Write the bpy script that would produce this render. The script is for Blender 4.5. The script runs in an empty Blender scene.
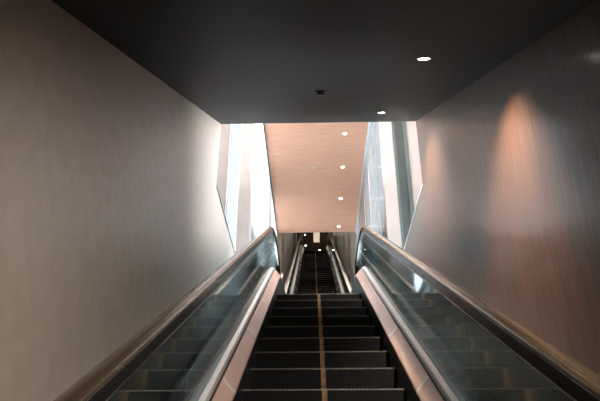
import bpy, bmesh, math
from mathutils import Vector, Euler

# ------------------------------------------------------------------ camera, world, exposure
sc = bpy.context.scene
COL = sc.collection
PITCH = 29.15          # camera looks up along the incline
FPX = 639.0
cam_d = bpy.data.cameras.new('camera')
cam = bpy.data.objects.new('camera', cam_d); COL.objects.link(cam)
cam_d.sensor_width = 36.0; cam_d.lens = FPX / 600 * 36.0
cam_d.clip_start = 0.05; cam_d.clip_end = 200
YAW = math.degrees(math.atan(13 / FPX * 1.0)) / math.cos(math.radians(PITCH)) 
cam.rotation_euler = (math.radians(90 + PITCH), 0, math.radians(YAW))
cam.location = (0, 0, 0)
sc.camera = cam

world = bpy.data.worlds.new('sky'); sc.world = world; world.use_nodes = True
bg = world.node_tree.nodes['Background']
bg.inputs[0].default_value = (0.95, 0.97, 1.0, 1)
# an overcast sky, brighter towards the right-hand side of the building
_t = world.node_tree.nodes.new('ShaderNodeTexCoord'); _s = world.node_tree.nodes.new('ShaderNodeSeparateXYZ')
_r = world.node_tree.nodes.new('ShaderNodeMapRange')
_r.inputs['From Min'].default_value = -1; _r.inputs['From Max'].default_value = 1
_r.inputs['To Min'].default_value = 11; _r.inputs['To Max'].default_value = 18
world.node_tree.links.new(_t.outputs['Generated'], _s.inputs[0]); world.node_tree.links.new(_s.outputs['X'], _r.inputs['Value'])
world.node_tree.links.new(_r.outputs[0], bg.inputs[1])

sc.view_settings.view_transform = 'Standard'
sc.view_settings.look = 'None'
sc.view_settings.gamma = 1
sc.view_settings.use_curve_mapping = False
sc.view_settings.exposure = 1.0
sc.cycles.max_bounces = 8
sc.cycles.diffuse_bounces = 5
sc.cycles.glossy_bounces = 5
sc.cycles.transparent_max_bounces = 16
sc.cycles.sample_clamp_indirect = 6
sc.cycles.use_denoising = True

# ------------------------------------------------------------------ helpers
C30, S30 = math.cos(math.radians(30)), math.sin(math.radians(30))
CX = 0.058                     # centre line of the escalators
def P(s, h):                  # incline frame (s along, h perpendicular below the eye line) to (y, z)
    return (s * C30 + h * S30, s * S30 - h * C30)

def mat(name, color, rough=0.5, metal=0.0, spec=0.5, coat=0.0, coat_rough=0.1, emit=None, estr=0):
    m = bpy.data.materials.new(name); m.use_nodes = True
    b = m.node_tree.nodes['Principled BSDF']
    b.inputs['Base Color'].default_value = (*color, 1)
    b.inputs['Roughness'].default_value = rough
    b.inputs['Metallic'].default_value = metal
    b.inputs['Specular IOR Level'].default_value = spec
    b.inputs['Coat Weight'].default_value = coat
    b.inputs['Coat Roughness'].default_value = coat_rough
    if emit:
        b.inputs['Emission Color'].default_value = (*emit, 1)
        b.inputs['Emission Strength'].default_value = estr
    return m

def vary(m, c1, c2, scale=(1, 1, 1), nscale=5, detail=4, lo=0.3, hi=0.7, bump=0.0, rvar=0.0):
    nt = m.node_tree; N = nt.nodes; L = nt.links; b = N['Principled BSDF']
    tc = N.new('ShaderNodeTexCoord'); mp = N.new('ShaderNodeMapping'); no = N.new('ShaderNodeTexNoise')
    cr = N.new('ShaderNodeValToRGB')
    mp.inputs['Scale'].default_value = scale
    no.inputs['Scale'].default_value = nscale; no.inputs['Detail'].default_value = detail
    L.new(tc.outputs['Object'], mp.inputs['Vector']); L.new(mp.outputs[0], no.inputs['Vector'])
    L.new(no.outputs['Fac'], cr.inputs[0])
    cr.color_ramp.elements[0].position = lo; cr.color_ramp.elements[0].color = (*c1, 1)
    cr.color_ramp.elements[1].position = hi; cr.color_ramp.elements[1].color = (*c2, 1)
    L.new(cr.outputs[0], b.inputs['Base Color'])
    if bump:
        bp = N.new('ShaderNodeBump'); bp.inputs['Strength'].default_value = bump
        bp.inputs['Distance'].default_value = 0.002
        L.new(no.outputs['Fac'], bp.inputs['Height']); L.new(bp.outputs[0], b.inputs['Normal'])
    if rvar:
        r0 = b.inputs['Roughness'].default_value
        mr = N.new('ShaderNodeMapRange')
        mr.inputs['To Min'].default_value = max(0, r0 - rvar); mr.inputs['To Max'].default_value = r0 + rvar
        L.new(no.outputs['Fac'], mr.inputs['Value']); L.new(mr.outputs[0], b.inputs['Roughness'])
    return m

def glass_mat(name, tint, refl=1.0, rough=0.0):
    m = bpy.data.materials.new(name); m.use_nodes = True
    nt = m.node_tree; N = nt.nodes; L = nt.links; N.clear()
    o = N.new('ShaderNodeOutputMaterial'); mx = N.new('ShaderNodeMixShader')
    t = N.new('ShaderNodeBsdfTransparent'); g = N.new('ShaderNodeBsdfGlossy'); f = N.new('ShaderNodeFresnel')
    f.inputs[0].default_value = 1.5
    ma = N.new('ShaderNodeMath'); ma.operation = 'MULTIPLY'; ma.inputs[1].default_value = refl; ma.use_clamp = True
    t.inputs[0].default_value = (*tint, 1); g.inputs['Roughness'].default_value = rough
    g.inputs[0].default_value = (1, 1, 1, 1)
    L.new(f.outputs[0], ma.inputs[0]); L.new(ma.outputs[0], mx.inputs[0])
    L.new(t.outputs[0], mx.inputs[1]); L.new(g.outputs[0], mx.inputs[2]); L.new(mx.outputs[0], o.inputs[0])
    return m

M = {}
M['left_wall'] = vary(mat('taupe_plaster', (.4, .34, .29), .4, spec=.35), (.52, .445, .38), (.60, .52, .445), (1, 1, 1), 9, 8, bump=.12)
M['right_wall'] = vary(mat('dark_wood_veneer', (.1, .05, .03), .5, spec=.2, coat=.38, coat_rough=.17),
                       (.014, .008, .0055), (.115, .052, .026), (45, 45, .9), 3, 5, .3, .72, bump=.03, rvar=.04)
M['dark_ceiling'] = vary(mat('dark_ceiling_veneer', (.05, .04, .035), .55, spec=.11), (.006, .0058, .0048), (.0135, .0128, .011), (1.2, 30, 30), 3, 6, .3, .7)
M['orange'] = vary(mat('orange_wood_ceiling', (.6, .3, .2), .5, spec=.25), (.85, .41, .26), (.95, .57, .41), (.8, 14, 8), 3, 6, .3, .7)
def translucent(name, color, tcol, fac, rough, refl=1.0):
    m = bpy.data.materials.new(name); m.use_nodes = True
    nt = m.node_tree; N = nt.nodes; L = nt.links; N.clear()
    o = N.new('ShaderNodeOutputMaterial'); a = N.new('ShaderNodeMixShader'); b = N.new('ShaderNodeMixShader')
    d = N.new('ShaderNodeBsdfDiffuse'); t = N.new('ShaderNodeBsdfTranslucent'); g = N.new('ShaderNodeBsdfGlossy'); f = N.new('ShaderNodeFresnel')
    ma = N.new('ShaderNodeMath'); ma.operation = 'MULTIPLY'; ma.inputs[1].default_value = refl; ma.use_clamp = True
    d.inputs[0].default_value = (*color, 1); t.inputs[0].default_value = (*tcol, 1); g.inputs['Roughness'].default_value = rough
    a.inputs[0].default_value = fac; f.inputs[0].default_value = 1.5
    L.new(d.outputs[0], a.inputs[1]); L.new(t.outputs[0], a.inputs[2]); L.new(f.outputs[0], ma.inputs[0]); L.new(ma.outputs[0], b.inputs[0])
    L.new(a.outputs[0], b.inputs[1]); L.new(g.outputs[0], b.inputs[2]); L.new(b.outputs[0], o.inputs[0])
    return m
M['frost_l'] = translucent('white_frosted_glass', (.8, .82, .83), (.43, .465, .49), .6, .3, .3)
M['frost_r'] = translucent('blue_grey_frosted_glass', (.20, .23, .25), (.10, .125, .14), .5, .15, .8)
M['panel_l'] = vary(mat('white_cladding', (.75, .75, .75), .3, spec=.4), (.72, .73, .73), (.82, .83, .83), (1, 1, 1), 3, 4)
M['panel_r'] = vary(mat('blue_grey_cladding', (.5, .54, .57), .16, spec=.6), (.44, .49, .52), (.54, .58, .61), (1, 1, 1), 3, 4)
M['well_left'] = vary(mat('well_plaster_darkened', (.75, .69, .64), .7), (.27, .24, .225), (.31, .275, .26), (1, 1, 1), 3, 3)  # darkened copy of the well plaster, offsets strong window light on this side
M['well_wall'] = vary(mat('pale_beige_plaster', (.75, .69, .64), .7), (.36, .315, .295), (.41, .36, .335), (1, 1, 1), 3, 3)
M['upper_wall'] = vary(mat('grey_satin_wall', (.36, .33, .31), .28, spec=.6), (.56, .53, .51), (.70, .67, .64), (1, 1, 2), 2, 5)
M['floor'] = vary(mat('stone_floor', (.2, .19, .18), .35), (.16, .15, .145), (.25, .24, .23), (1, 1, 1), 6, 5)
M['frame'] = mat('dark_green_frame', (.06, .085, .08), .4)
M['white_frame'] = mat('white_frame', (.8, .8, .8), .5)
M['dark_pane'] = mat('dark_green_glass', (.05, .062, .06), .12, spec=.4)
M['pane'] = glass_mat('window_glass', (.97, .98, .98))
M['dim_pane'] = glass_mat('lavender_dimmed_glass', (.19, .197, .22), .4)  # tint added to dim the sky seen through this pane
M['glass'] = glass_mat('balustrade_glass', (.76, .87, .885), .75)
M['step'] = vary(mat('black_step_metal', (.02, .02, .02), .6, metal=.1, spec=.2), (.0018, .0018, .0018), (.005, .005, .0049), (1, 1, 1), 12, 4)
M['nosing'] = vary(mat('worn_step_edge', (.1, .1, .095), .45, metal=.6), (.12, .11, .10), (.34, .32, .29), (1, 1, 1), 60, 3)
M['stripe'] = vary(mat('worn_yellow_paint', (.4, .2, .04), .6), (.06, .036, .014), (.42, .23, .06), (1, 1, 1), 20, 4)
M['skirt'] = mat('black_skirt', (.012, .012, .012), .3, metal=.2)
M['deck'] = vary(mat('rose_anodised_metal', (.6, .42, .35), .42, metal=.35), (.82, .54, .44), (.90, .62, .52), (6, 1, 1), 3, 3)
M['deck_grey'] = mat('dark_polished_metal', (.24, .20, .18), .13, metal=.85)
M['rail_light'] = mat('rail_beige_reflection', (.42, .38, .34), .3, metal=.5)  # beige reflected in the upper handrail, put into its colour
M['deck_joint'] = mat('bright_joint_strip', (.95, .88, .84), .35, metal=.2)
M['dark_gap'] = mat('black_rubber_gasket', (.015, .015, .015), .6)
M['silver'] = mat('brushed_steel', (.84, .87, .92), .42, metal=.45)
M['steel_line'] = mat('polished_steel_edge', (.6, .62, .64), .3, metal=1)
M['rail'] = mat('bronze_black_rubber', (.15, .11, .07), .2, metal=.65, spec=.5)
M['guide'] = mat('black_guide', (.02, .022, .024), .25, metal=.5)
M['outer_deck'] = vary(mat('dark_bronze_cladding', (.07, .06, .05), .2, metal=.9), (.15, .165, .17), (.22, .235, .24), (1, 1, 1), 4, 4)
M['comb'] = mat('comb_plate_metal', (.35, .35, .34), .35, metal=.8)
M['comb_yellow'] = mat('comb_yellow', (.6, .4, .05), .5)
M['lamp'] = mat('lamp_glow', (1, .95, .85), .5, emit=(1, .93, .82), estr=14)
M['lamp_white'] = mat('lamp_glow_white', (1, 1, .95), .5, emit=(1, .97, .9), estr=10)
M['panel_glow'] = mat('cream_light_panel', (.9, .8, .65), .5, emit=(1, .84, .62), estr=.28)
M['ring'] = mat('black_lamp_ring', (.02, .02, .02), .4)
M['wring'] = mat('white_lamp_ring', (.8, .75, .7), .4)
M['hall_ceiling'] = vary(mat('dark_brown_hall_ceiling', (.06, .035, .02), .45), (.05, .03, .018), (.09, .055, .03), (2, 2, 2), 4, 4)

def build(name, verts, faces, m, parent=None, smooth=False):
    me = bpy.data.meshes.new(name)
    off = Vector((0, 0, 0))
    if parent is not None:
        p = parent
        while p is not None:
            off += Vector(p.location); p = p.parent
    me.from_pydata([tuple(Vector(v) - off) for v in verts], [], faces)
    bm = bmesh.new(); bm.from_mesh(me)
    bmesh.ops.recalc_face_normals(bm, faces=bm.faces)
    bm.to_mesh(me); bm.free()
    me.materials.append(m)
    if smooth:
        for p in me.polygons: p.use_smooth = True
    o = bpy.data.objects.new(name, me); COL.objects.link(o)
    if parent is not None: o.parent = parent
    return o

def box_vf(x0, x1, y0, y1, z0, z1, V, F):
    n = len(V)
    V += [(x0, y0, z0), (x1, y0, z0), (x1, y1, z0), (x0, y1, z0), (x0, y0, z1), (x1, y0, z1), (x1, y1, z1), (x0, y1, z1)]
    F += [tuple(n + i for i in f) for f in ((0, 3, 2, 1), (4, 5, 6, 7), (0, 1, 5, 4), (1, 2, 6, 5), (2, 3, 7, 6), (3, 0, 4, 7))]
def box(name, x0, x1, y0, y1, z0, z1, m, parent=None):
    V, F = [], []; box_vf(x0, x1, y0, y1, z0, z1, V, F)
    return build(name, V, F, m, parent)
def prism_x(name, x0, x1, yz, m, parent=None):       # polygon in the y-z plane given thickness in x
    n = len(yz)
    V = [(x0, y, z) for y, z in yz] + [(x1, y, z) for y, z in yz]
    F = [tuple(range(n)), tuple(range(2 * n - 1, n - 1, -1))] + [(i, (i + 1) % n, n + (i + 1) % n, n + i) for i in range(n)]
    return build(name, V, F, m, parent)
def struct(o):
    o['kind'] = 'structure'; return o
def empty(name, loc, label, cat, group=None):
    o = bpy.data.objects.new(name, None); COL.objects.link(o); o.location = loc
    o.empty_display_size = .1
    o['label'] = label; o['category'] = cat
    if group: o['group'] = group
    return o

# ------------------------------------------------------------------ setting
XL, XR = -1.22, 1.38          # side walls of the lower flight
PL, PR = -0.84, 0.98          # walls of the upper flight
YE = 6.95                              # end of the walls and dark ceiling
ZPAR = 4.08                            # top of the parapets beside the landing
HC = 0.91
ZO = 6.5; YO = 13.16                   # orange ceiling
ceil_z = lambda y: y * S30 / C30 + HC / C30
T = .16
wall_poly = [(-6.5, -6), (10.2, -6), (10.2, ZPAR), (YE, ZPAR), (YE, ceil_z(YE) + .3), (-3.0, ceil_z(-3) + .3), (-6.5, ceil_z(-3) + .3)]
struct(prism_x('wall_left', XL - T, XL, wall_poly, M['left_wall']))
struct(prism_x('wall_right', XR, XR + T, wall_poly, M['right_wall']))
struct(prism_x('ceiling', XL, XR, [(-3, ceil_z(-3)), (YE, ceil_z(YE)), (YE, 10.2), (YE - .2, 10.2), (YE - .2, ceil_z(YE) + .3), (-3, ceil_z(-3) + .3)], M['dark_ceiling']))
struct(box('ceiling_lower_hall', XL, XR, -6.5, -3, ceil_z(-3), ceil_z(-3) + .3, M['dark_ceiling']))
struct(box('wall_back', XL - T, XR + T, -6.7, -6.5, -6, 1, M['left_wall']))
struct(box('ceiling_orange', PL, PR, YE, YO, ZO, ZO + .14, M['orange']))

# side wells of the landing
SLX, SRX = -1.97, 2.32
YC = 11.0; CXL, CXR = -1.25, 1.42      # cross walls of the wells and the cavities beside the panels
def side_wall(name, x0, x1, holes, y0, y1, z0, z1, m):
    V, F = [], []
    ys = y0
    for (a, b, c, d) in holes:
        box_vf(x0, x1, ys, a, z0, z1, V, F)
        if c > z0: box_vf(x0, x1, a, b, z0, c, V, F)
        box_vf(x0, x1, a, b, d, z1, V, F)
        ys = b
    box_vf(x0, x1, ys, y1, z0, z1, V, F)
    return struct(build(name, V, F, m))
HL = [(7.15, 10.4, 2.4, 9.6)]
HR = [(7.15, 10.2, 2.4, 9.6)]
HL2 = [(11.4, 17.2, 2.6, 8.6)]
HR2 = [(12.2, 14.2, 2.6, 8.6)]
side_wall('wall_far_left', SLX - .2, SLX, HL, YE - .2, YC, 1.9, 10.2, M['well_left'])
side_wall('wall_far_right', SRX, SRX + .2, HR, YE - .2, YC, 1.9, 10.2, M['well_wall'])
side_wall('wall_cavity_left', CXL - .1, CXL, HL2, YC + .12, 18, 1.9, 10.2, M['well_wall'])
side_wall('wall_cavity_right', CXR, CXR + .1, HR2, YC + .12, 18, 1.9, 10.2, M['well_wall'])
def cross_wall(name, x0, x1, wx0, wx1, m):
    V, F = [], []
    box_vf(x0, wx0, YC, YC + .12, 1.9, 10.2, V, F); box_vf(wx1, x1, YC, YC + .12, 1.9, 10.2, V, F)
    box_vf(wx0, wx1, YC, YC + .12, 1.9, 2.6, V, F); box_vf(wx0, wx1, YC, YC + .12, 9.8, 10.2, V, F)
    return struct(build(name, V, F, m))
WL = (-1.72, -1.48); WR = (1.67, 1.97)
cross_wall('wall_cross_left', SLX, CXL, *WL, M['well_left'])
cross_wall('wall_cross_right', CXR, SRX, *WR, M['well_wall'])
struct(box('ceiling_well', SLX - .2, SRX + .2, YE, YC + .12, 10.2, 10.35, M['well_wall']))
struct(box('ceiling_cavity', CXL - .1, CXR + .1, YC + .12, 18, 10.2, 10.35, M['well_wall']))
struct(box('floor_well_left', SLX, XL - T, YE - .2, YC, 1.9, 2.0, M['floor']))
struct(box('floor_well_right', XR + T, SRX, YE - .2, YC, 1.9, 2.0, M['floor']))
struct(box('wall_well_end_left', CXL - .1, PL - .12, 18, 18.2, 1.9, 10.35, M['well_wall']))
struct(box('wall_well_end_right', PR + .12, CXR + .1, 18, 18.2, 1.9, 10.35, M['well_wall']))
struct(box('wall_well_front_left', SLX - .2, XL - T, YE - .4, YE - .2, 1.9, 10.35, M['well_wall']))
struct(box('wall_well_front_right', XR + T, SRX + .2, YE - .4, YE - .2, 1.9, 10.35, M['well_wall']))
struct(box('wall_over_left', XL - T, XL, YE - .2, YE, ceil_z(YE) + .3, 10.2, M['well_wall']))
struct(box('wall_over_right', XR, XR + T, YE - .2, YE, ceil_z(YE) + .3, 10.2, M['well_wall']))
def window(name, x, hole, pane_m, frame_m):
    a, b, c, d = hole
    V, F = [], []
    x0, x1 = x - .04, x + .04
    t = .05
    box_vf(x0, x1, a, a + t, c, d, V, F); box_vf(x0, x1, b - t, b, c, d, V, F)
    box_vf(x0, x1, a + t, b - t, c, c + t, V, F); box_vf(x0, x1, a + t, b - t, d - t, d, V, F)
    box_vf(x0, x1, a + t, b - t, 5.2, 5.26, V, F)
    w = struct(build(name, V, F, frame_m))
    V, F = [], []
    box_vf(x - .006, x + .006, a + t, b - t, c + t, 5.2, V, F); box_vf(x - .006, x + .006, a + t, b - t, 5.26, d - t, V, F)
    build('pane', V, F, pane_m, w)
def window_x(name, x0, x1, z0, z1, pane_m, frame_m, t):
    V, F = [], []
    y0, y1 = YC - .02, YC + .06
    box_vf(x0, x0 + t, y0, y1, z0, z1, V, F); box_vf(x1 - t * 1.6, x1, y0, y1, z0, z1, V, F)
    box_vf(x0 + t, x1 - t * 1.6, y0, y1, z0, z0 + t, V, F); box_vf(x0 + t, x1 - t * 1.6, y0, y1, z1 - t, z1, V, F)
    w = struct(build(name, V, F, frame_m))
    V, F = [], []
    box_vf(x0 + t, x1 - t * 1.6, YC + .02, YC + .03, z0 + t, z1 - t, V, F)
    build('pane', V, F, pane_m, w)
window('window_unseen_1', SLX - .05, HL[0], M['pane'], M['white_frame'])  # unseen side windows added to bring daylight into the wells
window('window_unseen_2', SRX + .05, HR[0], M['pane'], M['white_frame'])
window('window_unseen_3', CXL - .05, HL2[0], M['pane'], M['white_frame'])  # unseen cavity windows added to backlight the frosted panels
window('window_unseen_4', CXR + .05, HR2[0], M['pane'], M['white_frame'])
window_x('window_5', WL[0], WL[1], 2.6, 9.8, M['dim_pane'], M['white_frame'], .012)
window_x('window_6', WR[0], WR[1], 2.6, 9.8, M['dark_pane'], M['frame'], .05)

# window portals guide the daylight through the side window openings
for (x, h, s) in ((SLX - .22, HL[0], 1), (CXL - .14, HL2[0], 1), (SRX + .22, HR[0], -1), (CXR + .14, HR2[0], -1)):
    ld = bpy.data.lights.new('window_portal', 'AREA'); ld.shape = 'RECTANGLE'
    ld.size = h[3] - h[2]; ld.size_y = h[1] - h[0]; ld.cycles.is_portal = True
    lo = bpy.data.objects.new('window_portal', ld); COL.objects.link(lo)
    lo.location = (x, (h[0] + h[1]) / 2, (h[2] + h[3]) / 2)
    lo.rotation_euler = (0, math.radians(-90 * s), 0)

# walls of the upper flight
YP0 = 7.68
H2 = 2.65
PZ = 2.957                                # landing level
Z2 = 12.07                                # upper hall level
CH = 14.4                                 # upper hall ceiling
nos2 = lambda y: y * S30 / C30 - H2 / C30
def upper_wall(x0, x1, name, m_front, m_rear):
    xx = x1 if x1 < 0 else x0
    q = [(YP0, PZ - .3), (YO, PZ - .3), (YO, ZO), (YP0, ZO)]
    struct(build(name + '_panel', [(xx, y, z) for y, z in q], [(0, 1, 2, 3)], m_front))
    struct(prism_x(name, x0, x1, [(YO, PZ - .3), (26, Z2 - 3), (36, Z2 - 1), (36, CH + .2), (25.6, CH + .2), (YO, ZO + .8)], m_rear))
upper_wall(PL - .12, PL, 'wall_upper_left', M['frost_l'], M['upper_wall'])
upper_wall(PR, PR + .12, 'wall_upper_right', M['frost_r'], M['upper_wall'])
struct(prism_x('ceiling_upper_flight', PL, PR, [(YO, ZO), (YO, ZO + .5), (26.0, CH), (26.0, CH + .2), (YO - .2, ZO + .62), (YO - .2, ZO + .14), (YO-.001, ZO+.14)], M['orange']))
struct(box('ceiling_hall', PL - .12, PR + .12, 26.0, 36, CH, CH + .2, M['hall_ceiling']))
struct(box('wall_hall_end', PL - .12, PR + .12, 36, 36.2, Z2 - .2, CH + .2, M['hall_ceiling']))
# upright strips on the panels: a joint left, drawn reflections right
def joints(name, x, s, m, ys):
    V, F = [], []
    d = .004
    x0, x1 = (x, x + d) if s > 0 else (x - d, x)
    for y in ys: box_vf(x0, x1, y - .008, y + .008, PZ, ZO, V, F)
    return struct(build(name, V, F, m))
joints('trim_1', PL, 1, M['steel_line'], (8.55,))
joints('trim_2', PR, -1, M['white_frame'], (8.3, 8.75, 9.6, 10.7))
# slim dark trims where the cladding meets the orange ceiling and on the parapet edge
struct(box('trim_3', PL, PL + .02, YE, YO, ZO - .03, ZO, M['frame']))
struct(box('trim_4', PR - .02, PR, YE, YO, ZO - .03, ZO, M['white_frame']))
struct(box('trim_5', XL - T, XL + .012, YE, 10.2, ZPAR, ZPAR + .025, M['frame']))
struct(box('trim_6', XR - .006, XR + T, YE, 10.2, ZPAR, ZPAR + .02, M['white_frame']))

# floors
struct(box('floor', XL, XR, 8.5, 10.15, PZ - .3, PZ - .012, M['floor']))
struct(box('floor_hall', PL, PR, 26.4, 36, Z2 - .3, Z2 - .012, M['floor']))

# ------------------------------------------------------------------ escalators
def path(off, hn, sa, sb, R1, R2, ya, yb, n=14):
    pts = []
    p = P(sa, hn); cl = (p[0] - R1 * S30, p[1] + R1 * C30)
    p = P(sb, hn); cu = (p[0] + R2 * S30, p[1] - R2 * C30)
    r = R1 - off
    pts.append((ya, cl[1] - r))
    for i in range(n + 1):
        a = math.radians(30 * i / n); pts.append((cl[0] + r * math.sin(a), cl[1] - r * math.cos(a)))
    r = R2 + off
    for i in range(n + 1):
        a = math.radians(30 * (1 - i / n)); pts.append((cu[0] - r * math.sin(a), cu[1] + r * math.cos(a)))
    pts.append((yb, cu[1] + r))
    return pts
def zat(pts, y):
    for (a, b) in zip(pts, pts[1:]):
        if a[0] <= y <= b[0]:
            t = (y - a[0]) / max(1e-9, b[0] - a[0]); return a[1] + t * (b[1] - a[1])
    return pts[0][1] if y < pts[0][0] else pts[-1][1]

def sweep(name, cl, prof, side, m, parent, smooth=False):
    """profile [(x from the centre line, n above the path)] swept along cl [(y, z)]"""
    V, F = [], []; n = len(cl); k = len(prof)
    for i, (y, z) in enumerate(cl):
        a = cl[max(0, i - 1)]; b = cl[min(n - 1, i + 1)]
        d = Vector((b[0] - a[0], b[1] - a[1])); d.normalize()
        nx, nz = -d.y, d.x
        for (x, o) in prof: V.append((CX + side * x, y + nx * o, z + nz * o))
    for i in range(n - 1):
        for j in range(k):
            F.append((i * k + j, i * k + (j + 1) % k, (i + 1) * k + (j + 1) % k, (i + 1) * k + j))
    F.append(tuple(range(k))); F.append(tuple((n - 1) * k + j for j in reversed(range(k))))
    return build(name, V, F, m, parent, smooth)

PITCHX = 1.0 / 80
def step_mesh(dz=.25, dep=.40):
    """tread with cleats running away from the nosing and a cleated riser; origin at the nosing"""
    V, F = [], []; w = PITCHX; g = .008
    xs = []
    for i in range(80):
        x = -.5 + i * w
        xs += [(x, 0), (x + w * .45, 0), (x + w * .45, 1), (x + w, 1)]
    for (x, lo) in xs:
        d = g * lo
        V += [(x, d, -dz), (x, d, -d), (x, dep - .002, -d), (x, dep - .002, -dz)]
    n = len(xs)
    for i in range(n - 1):
        for j in range(4):
            a = i * 4 + j; b = i * 4 + (j + 1) % 4
            F.append((a, b, b + 4, a + 4))
    F.append((0, 1, 2, 3)); F.append(tuple((n - 1) * 4 + j for j in (3, 2, 1, 0)))
    return V, F
SV, SF = step_mesh()
def make_step(root, x, y, z):
    st = build('step', [(x + a, y + b, z + c) for a, b, c in SV], SF, M['step'], None)
    # re-origin at the nosing
    for v in st.data.vertices: v.co -= Vector((x, y, z))
    st.parent = root; st.location = Vector((x, y, z)) - Vector(root.location)
    V, F = [], []
    for i in range(80):
        xx = -.5 + i * PITCHX
        box_vf(xx, xx + PITCHX * .45, -.0022, .012, -.007, .0018, V, F)
    nz = build('nosing', V, F, M['nosing'], None); nz.parent = st
    V, F = [], []
    box_vf(-.016, .016, -.0012, .010, -.25, -.008, V, F)
    box_vf(-.016, .016, .014, .39, -.004, .0008, V, F)
    sp = build('yellow_stripe', V, F, M['stripe'], None); sp.parent = st
    sp['label'] = 'worn yellow centre stripe'
    return st
def copy_step(st, root, x, y, z):
    c = st.copy(); COL.objects.link(c); c.parent = root; c.location = Vector((x, y, z)) - Vector(root.location)
    for g in st.children:
        d = g.copy(); COL.objects.link(d); d.parent = c
    return c

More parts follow.
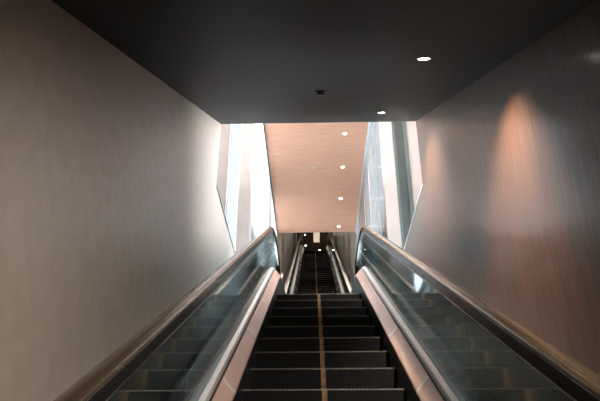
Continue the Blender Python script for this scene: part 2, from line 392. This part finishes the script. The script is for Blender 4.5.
# profiles (x outwards from the centre line, n above the nosing line)
def escalator(loc, label, hn, sa, sb, sbd, ya, yb, y_first, out_half, deck='deck', rail='rail', spare_flat=2):
    root = empty('escalator', loc, label, 'escalator', None)
    R1, R2 = 2.0, 2.0
    nose = path(0, hn, sa, sb, R1, R2, ya, yb)
    pl = nose[1][0]; pu = nose[-2][0]            # where the flat ends begin
    # steps
    first = None; y = y_first
    while y > pl - .4 * spare_flat: y -= .4
    while y < pu + .4 * spare_flat:
        z = zat(nose, y)
        if first is None: first = make_step(root, CX, y, z)
        else: copy_step(first, root, CX, y, z)
        ylast = y; y += .4
    y0s = pl - .4 * spare_flat - .4
    # comb and floor plates
    for (a, b, zc, sgn) in ((ylast + .402, yb + .25, nose[-1][1], 1), (ya - .25, pl - .4 * spare_flat - .405, nose[0][1], -1)):
        V, F = [], []
        ye = a if sgn > 0 else b
        box_vf(CX - .5, CX + .5, a, b, zc - .06, zc + .006, V, F)
        cp = build('comb_plate', V, F, M['comb'], root)
        V, F = [], []
        for i in range(80):
            xx = CX - .5 + i * PITCHX + PITCHX * .55
            yy0, yy1 = (ye - .03, ye + .03) if sgn > 0 else (ye - .03, ye + .03)
            box_vf(xx, xx + PITCHX * .3, yy0, yy1, zc - .005, zc + .010, V, F)
        build('comb_teeth', V, F, M['comb_yellow'], cp)
    kw = dict(hn=hn, sa=sa, sb=sbd, R1=R1, R2=R2, ya=ya, yb=yb)
    def cut(pts, a, b):                            # the path between y=a and y=b
        r = [(a, zat(pts, a))] + [p for p in pts if a + 1e-4 < p[0] < b - 1e-4] + [(b, zat(pts, b))]
        return r
    base = path(0, **kw); s105 = path(.105, **kw)
    for side in (-1, 1):
        sweep('skirt_panel', s105, [(.504, -.42), (.504, 0), (.516, 0), (.516, -.42)], side, M['skirt'], root)
        dk = sweep('inner_deck', s105, [(.500, 0), (.503, .012), (.565, .090), (.572, .086), (.572, -.02), (.512, -.02)], side, M[deck], root)
        if deck == 'deck': dk['label'] = 'rose coloured metal deck strip'
        # bright joint strips across the deck
        k = 0; L = path(.105, **kw)
        yy = ya + 1.0
        while yy < yb - .6:
            q = cut(L, yy, yy + .035)
            sweep('joint_strip', q, [(.4985, .0), (.502, .0145), (.5645, .0925), (.5645, .088), (.503, .008)], side, M['deck_joint'], dk)
            yy += 1.13
        sweep('gasket', path(.17, **kw), [(.572, -.06), (.572, .022), (.583, .022), (.583, -.06)], side, M['dark_gap'], root)
        sweep('glass_clamp', path(.19, **kw), [(.583, -.06), (.583, .022), (.588, .034), (.612, .046), (.6155, .044), (.6155, -.06)], side, M['silver'], root)
        # glass panels, both ends rounded
        gb = path(.14, **kw); gt = path(.690, **kw)
        rr = .24
        lim0, lim1 = ya - .1, yb + .1
        edges = [lim0 - .1]
        yy = ya + .95
        while yy < yb - .7: edges.append(yy); yy += 1.22
        edges.append(lim1 + .1)
        for a, b in zip(edges, edges[1:]):
            a += .004; b -= .004; V, F = [], []; n = 26
            for i in range(n + 1):
                t = i / n
                if a < ya: t = t ** 2
                if b > yb: t = 1 - (1 - t) ** 2
                # rows run perpendicular to the slope so seams do too
                yq = a + (b - a) * t
                zt = zat(gt, min(max(yq, ya), yb)); zb = zat(gb, min(max(yq, ya), yb))
                d = 0
                if yq < ya: d = ya - yq
                if yq > yb: d = yq - yb
                d = min(d, .199)
                hh = (zt - zb)
                if d > 0:
                    cc = zt - .235; e = .235 * math.sqrt(max(0, 1 - (d / .20) ** 2)); zt = cc + e; zb2 = max(zb, cc - e); zb = zb2
                V += [(CX + side * .616, yq, zb), (CX + side * .616, yq, zt), (CX + side * .626, yq, zt), (CX + side * .626, yq, zb)]
            for i in range(n):
                for j in range(4):
                    p, q = i * 4 + j, i * 4 + (j + 1) % 4; F.append((p, q, q + 4, p + 4))
            build('glass_panel', V, F, M['glass'], root)
        # handrail loop with round newel ends
        top = path(.724, **kw)
        r = .235
        def loop(pts):
            e = pts[-1]; s = pts[0]; out = []
            for i in range(1, 15):
                a = math.pi * i / 15; out.append((e[0] + r * .86 * math.sin(a), e[1] - r + r * math.cos(a)))
            st = []
            for i in range(14, 0, -1):
                a = math.pi * i / 15; st.append((s[0] - r * .86 * math.sin(a), s[1] - r + r * math.cos(a)))
            return [(s[0] + .2, s[1] - 2 * r)] + [(s[0], s[1] - 2 * r)] + st + pts + out + [(e[0], e[1] - 2 * r), (e[0] - .2, e[1] - 2 * r)]
        cl = loop(top)
        prof = [(.621 + .034 * math.cos(a) * (1 if abs(math.cos(a)) < .9 else .97), .024 + .019 * math.sin(a) * 1.0) for a in [math.pi * 2 * i / 20 for i in range(20)]]
        hr = sweep('handrail', cl, prof, side, M[rail], root, smooth=True)
        sweep('handrail_guide', cl, [(.604, -.042), (.604, .008), (.638, .008), (.638, -.042)], side, M['guide'], root)
        sweep('guide_edge', path(.680, **kw), [(.603, 0), (.603, .006), (.639, .006), (.639, 0)], side, M['steel_line'], root)
        oh = (CX - out_half[0] if side < 0 else out_half[1] - CX) - .002
        # outside: trim, dark gasket and cladding up to the wall
        od = path(.20, **kw)
        sweep('outer_deck', od, [(.630, -.06), (.630, .03), (.740, .060), (.740, -.06)], side, M['outer_deck'], root)
        sweep('outer_gasket', od, [(.740, -.06), (.740, .048), (.772, .048), (.772, -.06)], side, M['dark_gap'], root)
        sweep('side_cladding', od, [(.772, -.04), (.772, .062), (oh, .062), (oh, -.04)], side, M['outer_deck'], root)
    return root

y391 = P(3.93, 1.225)[0]
escalator((CX, -3.6, -3.5), 'nearer escalator rising between the taupe wall and the dark brown wood wall', 1.225,
          -2.2, 7.5, 8.2, -4.2, 9.25, y391, (XL, XR))
y2 = P(16.3, H2)[0]
CX = 0.076
escalator((CX, 10.2, PZ - .2), 'farther narrow-looking escalator climbing beyond the landing under the orange wood ceiling', H2,
          10.9 + 1.0, 28.2, 28.7, 9.95, 27.2, y2, (PL, PR), 'deck_grey', 'rail_light')
struct(box('floor_lower', XL, XR, -6.5, -2.6, -5.0, -4.85, M['floor']))

# ------------------------------------------------------------------ ceiling lights and detectors
def disc_vf(r, y0, y1, V, F, n=28, rin=None):
    """disc or ring along local z from y0 to y1"""
    b = len(V)
    if rin is None:
        V += [(r * math.cos(2 * math.pi * i / n), r * math.sin(2 * math.pi * i / n), z) for z in (y0, y1) for i in range(n)]
        F += [tuple(b + i for i in range(n)), tuple(b + n + i for i in reversed(range(n)))]
        F += [(b + i, b + (i + 1) % n, b + n + (i + 1) % n, b + n + i) for i in range(n)]
    else:
        for (rr, z) in ((r, y0), (r, y1), (rin, y1), (rin, y0)):
            V += [(rr * math.cos(2 * math.pi * i / n), rr * math.sin(2 * math.pi * i / n), z) for i in range(n)]
        for j in range(4):
            k = (j + 1) % 4
            F += [(b + j * n + i, b + j * n + (i + 1) % n, b + k * n + (i + 1) % n, b + k * n + i) for i in range(n)]
def downlight(x, y, z, tilt, r, label, group, power, ring, lampm, color=(1, .84, .68), cone=95, blend=.8, aim=None, radius=.04, side=0):
    e = empty('downlight', (x, y, z), label, 'ceiling light', group)
    e.rotation_euler = (tilt, 0, 0)
    def part(name, V, F, m):
        o = build(name, V, F, m); o.parent = e; return o
    V, F = [], []; disc_vf(r * 1.28, -.006, 0.0, V, F, rin=r); part('trim_ring', V, F, ring)
    V, F = [], []; disc_vf(r * .99, -.003, 0.0, V, F); part('lamp', V, F, lampm)
    if power:
        ld = bpy.data.lights.new('lamp_light', 'SPOT'); ld.energy = power; ld.color = color
        ld.spot_size = math.radians(cone); ld.spot_blend = blend; ld.shadow_soft_size = radius
        lo = bpy.data.objects.new('lamp_light', ld); COL.objects.link(lo); lo.parent = e
        lo.location = (0, 0, -.03); lo.rotation_euler = ((aim if aim is not None else -tilt), side, 0)
    return e
T30 = math.radians(30)
for (s, x, lab) in ((4.46, .78, 'round recessed downlight in the dark ceiling, the larger and nearer of the two'),
                    (7.50, .81, 'small round recessed downlight in the dark ceiling close to its far edge')):
    y, z = P(s, -HC)
    downlight(x, y, z, T30, .041, lab, None, 230 if s < 5 else 200, M['ring'], M['lamp'], aim=-math.radians(4), cone=94 if s < 5 else 120, blend=1, side=-math.radians(24 if s < 5 else 15), color=(1, .84, .68) if s < 5 else (1, .92, .86))
for (s, x, lab) in ((1.42, .78, 'added unseen downlight in the dark ceiling just above the viewer, third from the far edge'),
                    (-1.6, .78, 'added unseen downlight in the dark ceiling behind the viewer, lowest of its row')):
    y, z = P(s, -HC)  # out-of-view lamps added to brighten the lower steps and walls
    downlight(x, y, z, T30, .041, lab, None, 85, M['ring'], M['lamp'], color=(1, .88, .76), aim=math.radians(24), cone=120, blend=1, side=math.radians(22))
labs = ['downlight in the orange ceiling, nearest to the dark ceiling edge', 'second downlight of the orange ceiling row counted from the dark edge',
        'third downlight of the orange ceiling row counted from the dark edge', 'farthest downlight of the orange ceiling, close to its far edge']
for k, (y, lab) in enumerate(zip((9.25, 10.36, 11.58, 12.87), labs)):
    downlight(.573, y, ZO, 0, .03, lab, None, 70, M['wring'], M['lamp_white'], cone=110)
hall = [(-.43, 29.4, 'small bright hall light above the far end of the left handrail of the upper escalator'),
        (.82, 29.4, 'small bright hall light above the far end of the right handrail of the upper escalator'),
        (-.42, 30.7, 'small bright hall light low beside the top left of the upper escalator steps'),
        (.32, 31.3, 'faint small hall light just above the middle of the top step')]
for i, (x, y, lab) in enumerate(hall):
    downlight(x, y, CH, 0, .04, lab, None, 25, M['wring'], M['lamp_white'], cone=120)
t = box('light_panel', .0, .32, 29.0, 30.3, CH - .012, CH, M['panel_glow'])
V, F = [], []
box_vf(-.05, .0, 28.95, 30.35, CH - .03, CH, V, F); box_vf(.32, .37, 28.95, 30.35, CH - .03, CH, V, F)
box_vf(.0, .32, 30.3, 30.35, CH - .03, CH, V, F); box_vf(.0, .32, 28.95, 29.0, CH - .03, CH, V, F)
build('panel_frame', V, F, M['ring'], t)
t['label'] = 'cream glowing rectangular light panel in the dark hall ceiling at the top'; t['category'] = 'light panel'

for ordn, yy in zip(('lowest', 'second lowest', 'second highest', 'highest'), (14.6, 17.2, 19.8, 22.4)):  # hidden lamps added to brighten the upper flight
    downlight(CX + .0, yy, ZO + .5 + (yy - YO) * (CH - ZO - .5) / (26.0 - YO), math.atan((CH - ZO - .5) / (26.0 - YO)), .06,
              'added unseen downlight in the sloping ceiling over the upper escalator, ' + ordn + ' of its row', 'added downlights over the upper escalator', 20, M['wring'], M['lamp_white'], cone=150)

def sprinkler(x, y, z, tilt, r, label, m):
    e = empty('smoke_detector', (x, y, z), label, 'smoke detector'); e.rotation_euler = (tilt, 0, 0)
    V, F = [], []; disc_vf(r, -.008, 0, V, F); o = build('base_ring', V, F, m); o.parent = e
    V, F = [], []
    n = 20; b = 0
    prof = [(r * .62, -.008), (r * .62, -.024), (r * .5, -.034), (r * .25, -.038)]
    V = [(rr * math.cos(2 * math.pi * i / n), rr * math.sin(2 * math.pi * i / n), zz) for rr, zz in prof for i in range(n)]
    for j in range(3): F += [(j * n + i, j * n + (i + 1) % n, (j + 1) * n + (i + 1) % n, (j + 1) * n + i) for i in range(n)]
    F.append(tuple(range(n))); F.append(tuple(3 * n + i for i in reversed(range(n))))
    o = build('sensor_head', V, F, m); o.parent = e
y, z = P(5.87, -HC)
sprinkler(.083, y, z, T30, .052, 'small black round detector in the middle of the dark ceiling', M['ring'])
sprinkler(.04, 10.36, ZO, 0, .03, 'tiny pale detector in the middle of the orange wood ceiling', M['wring'])
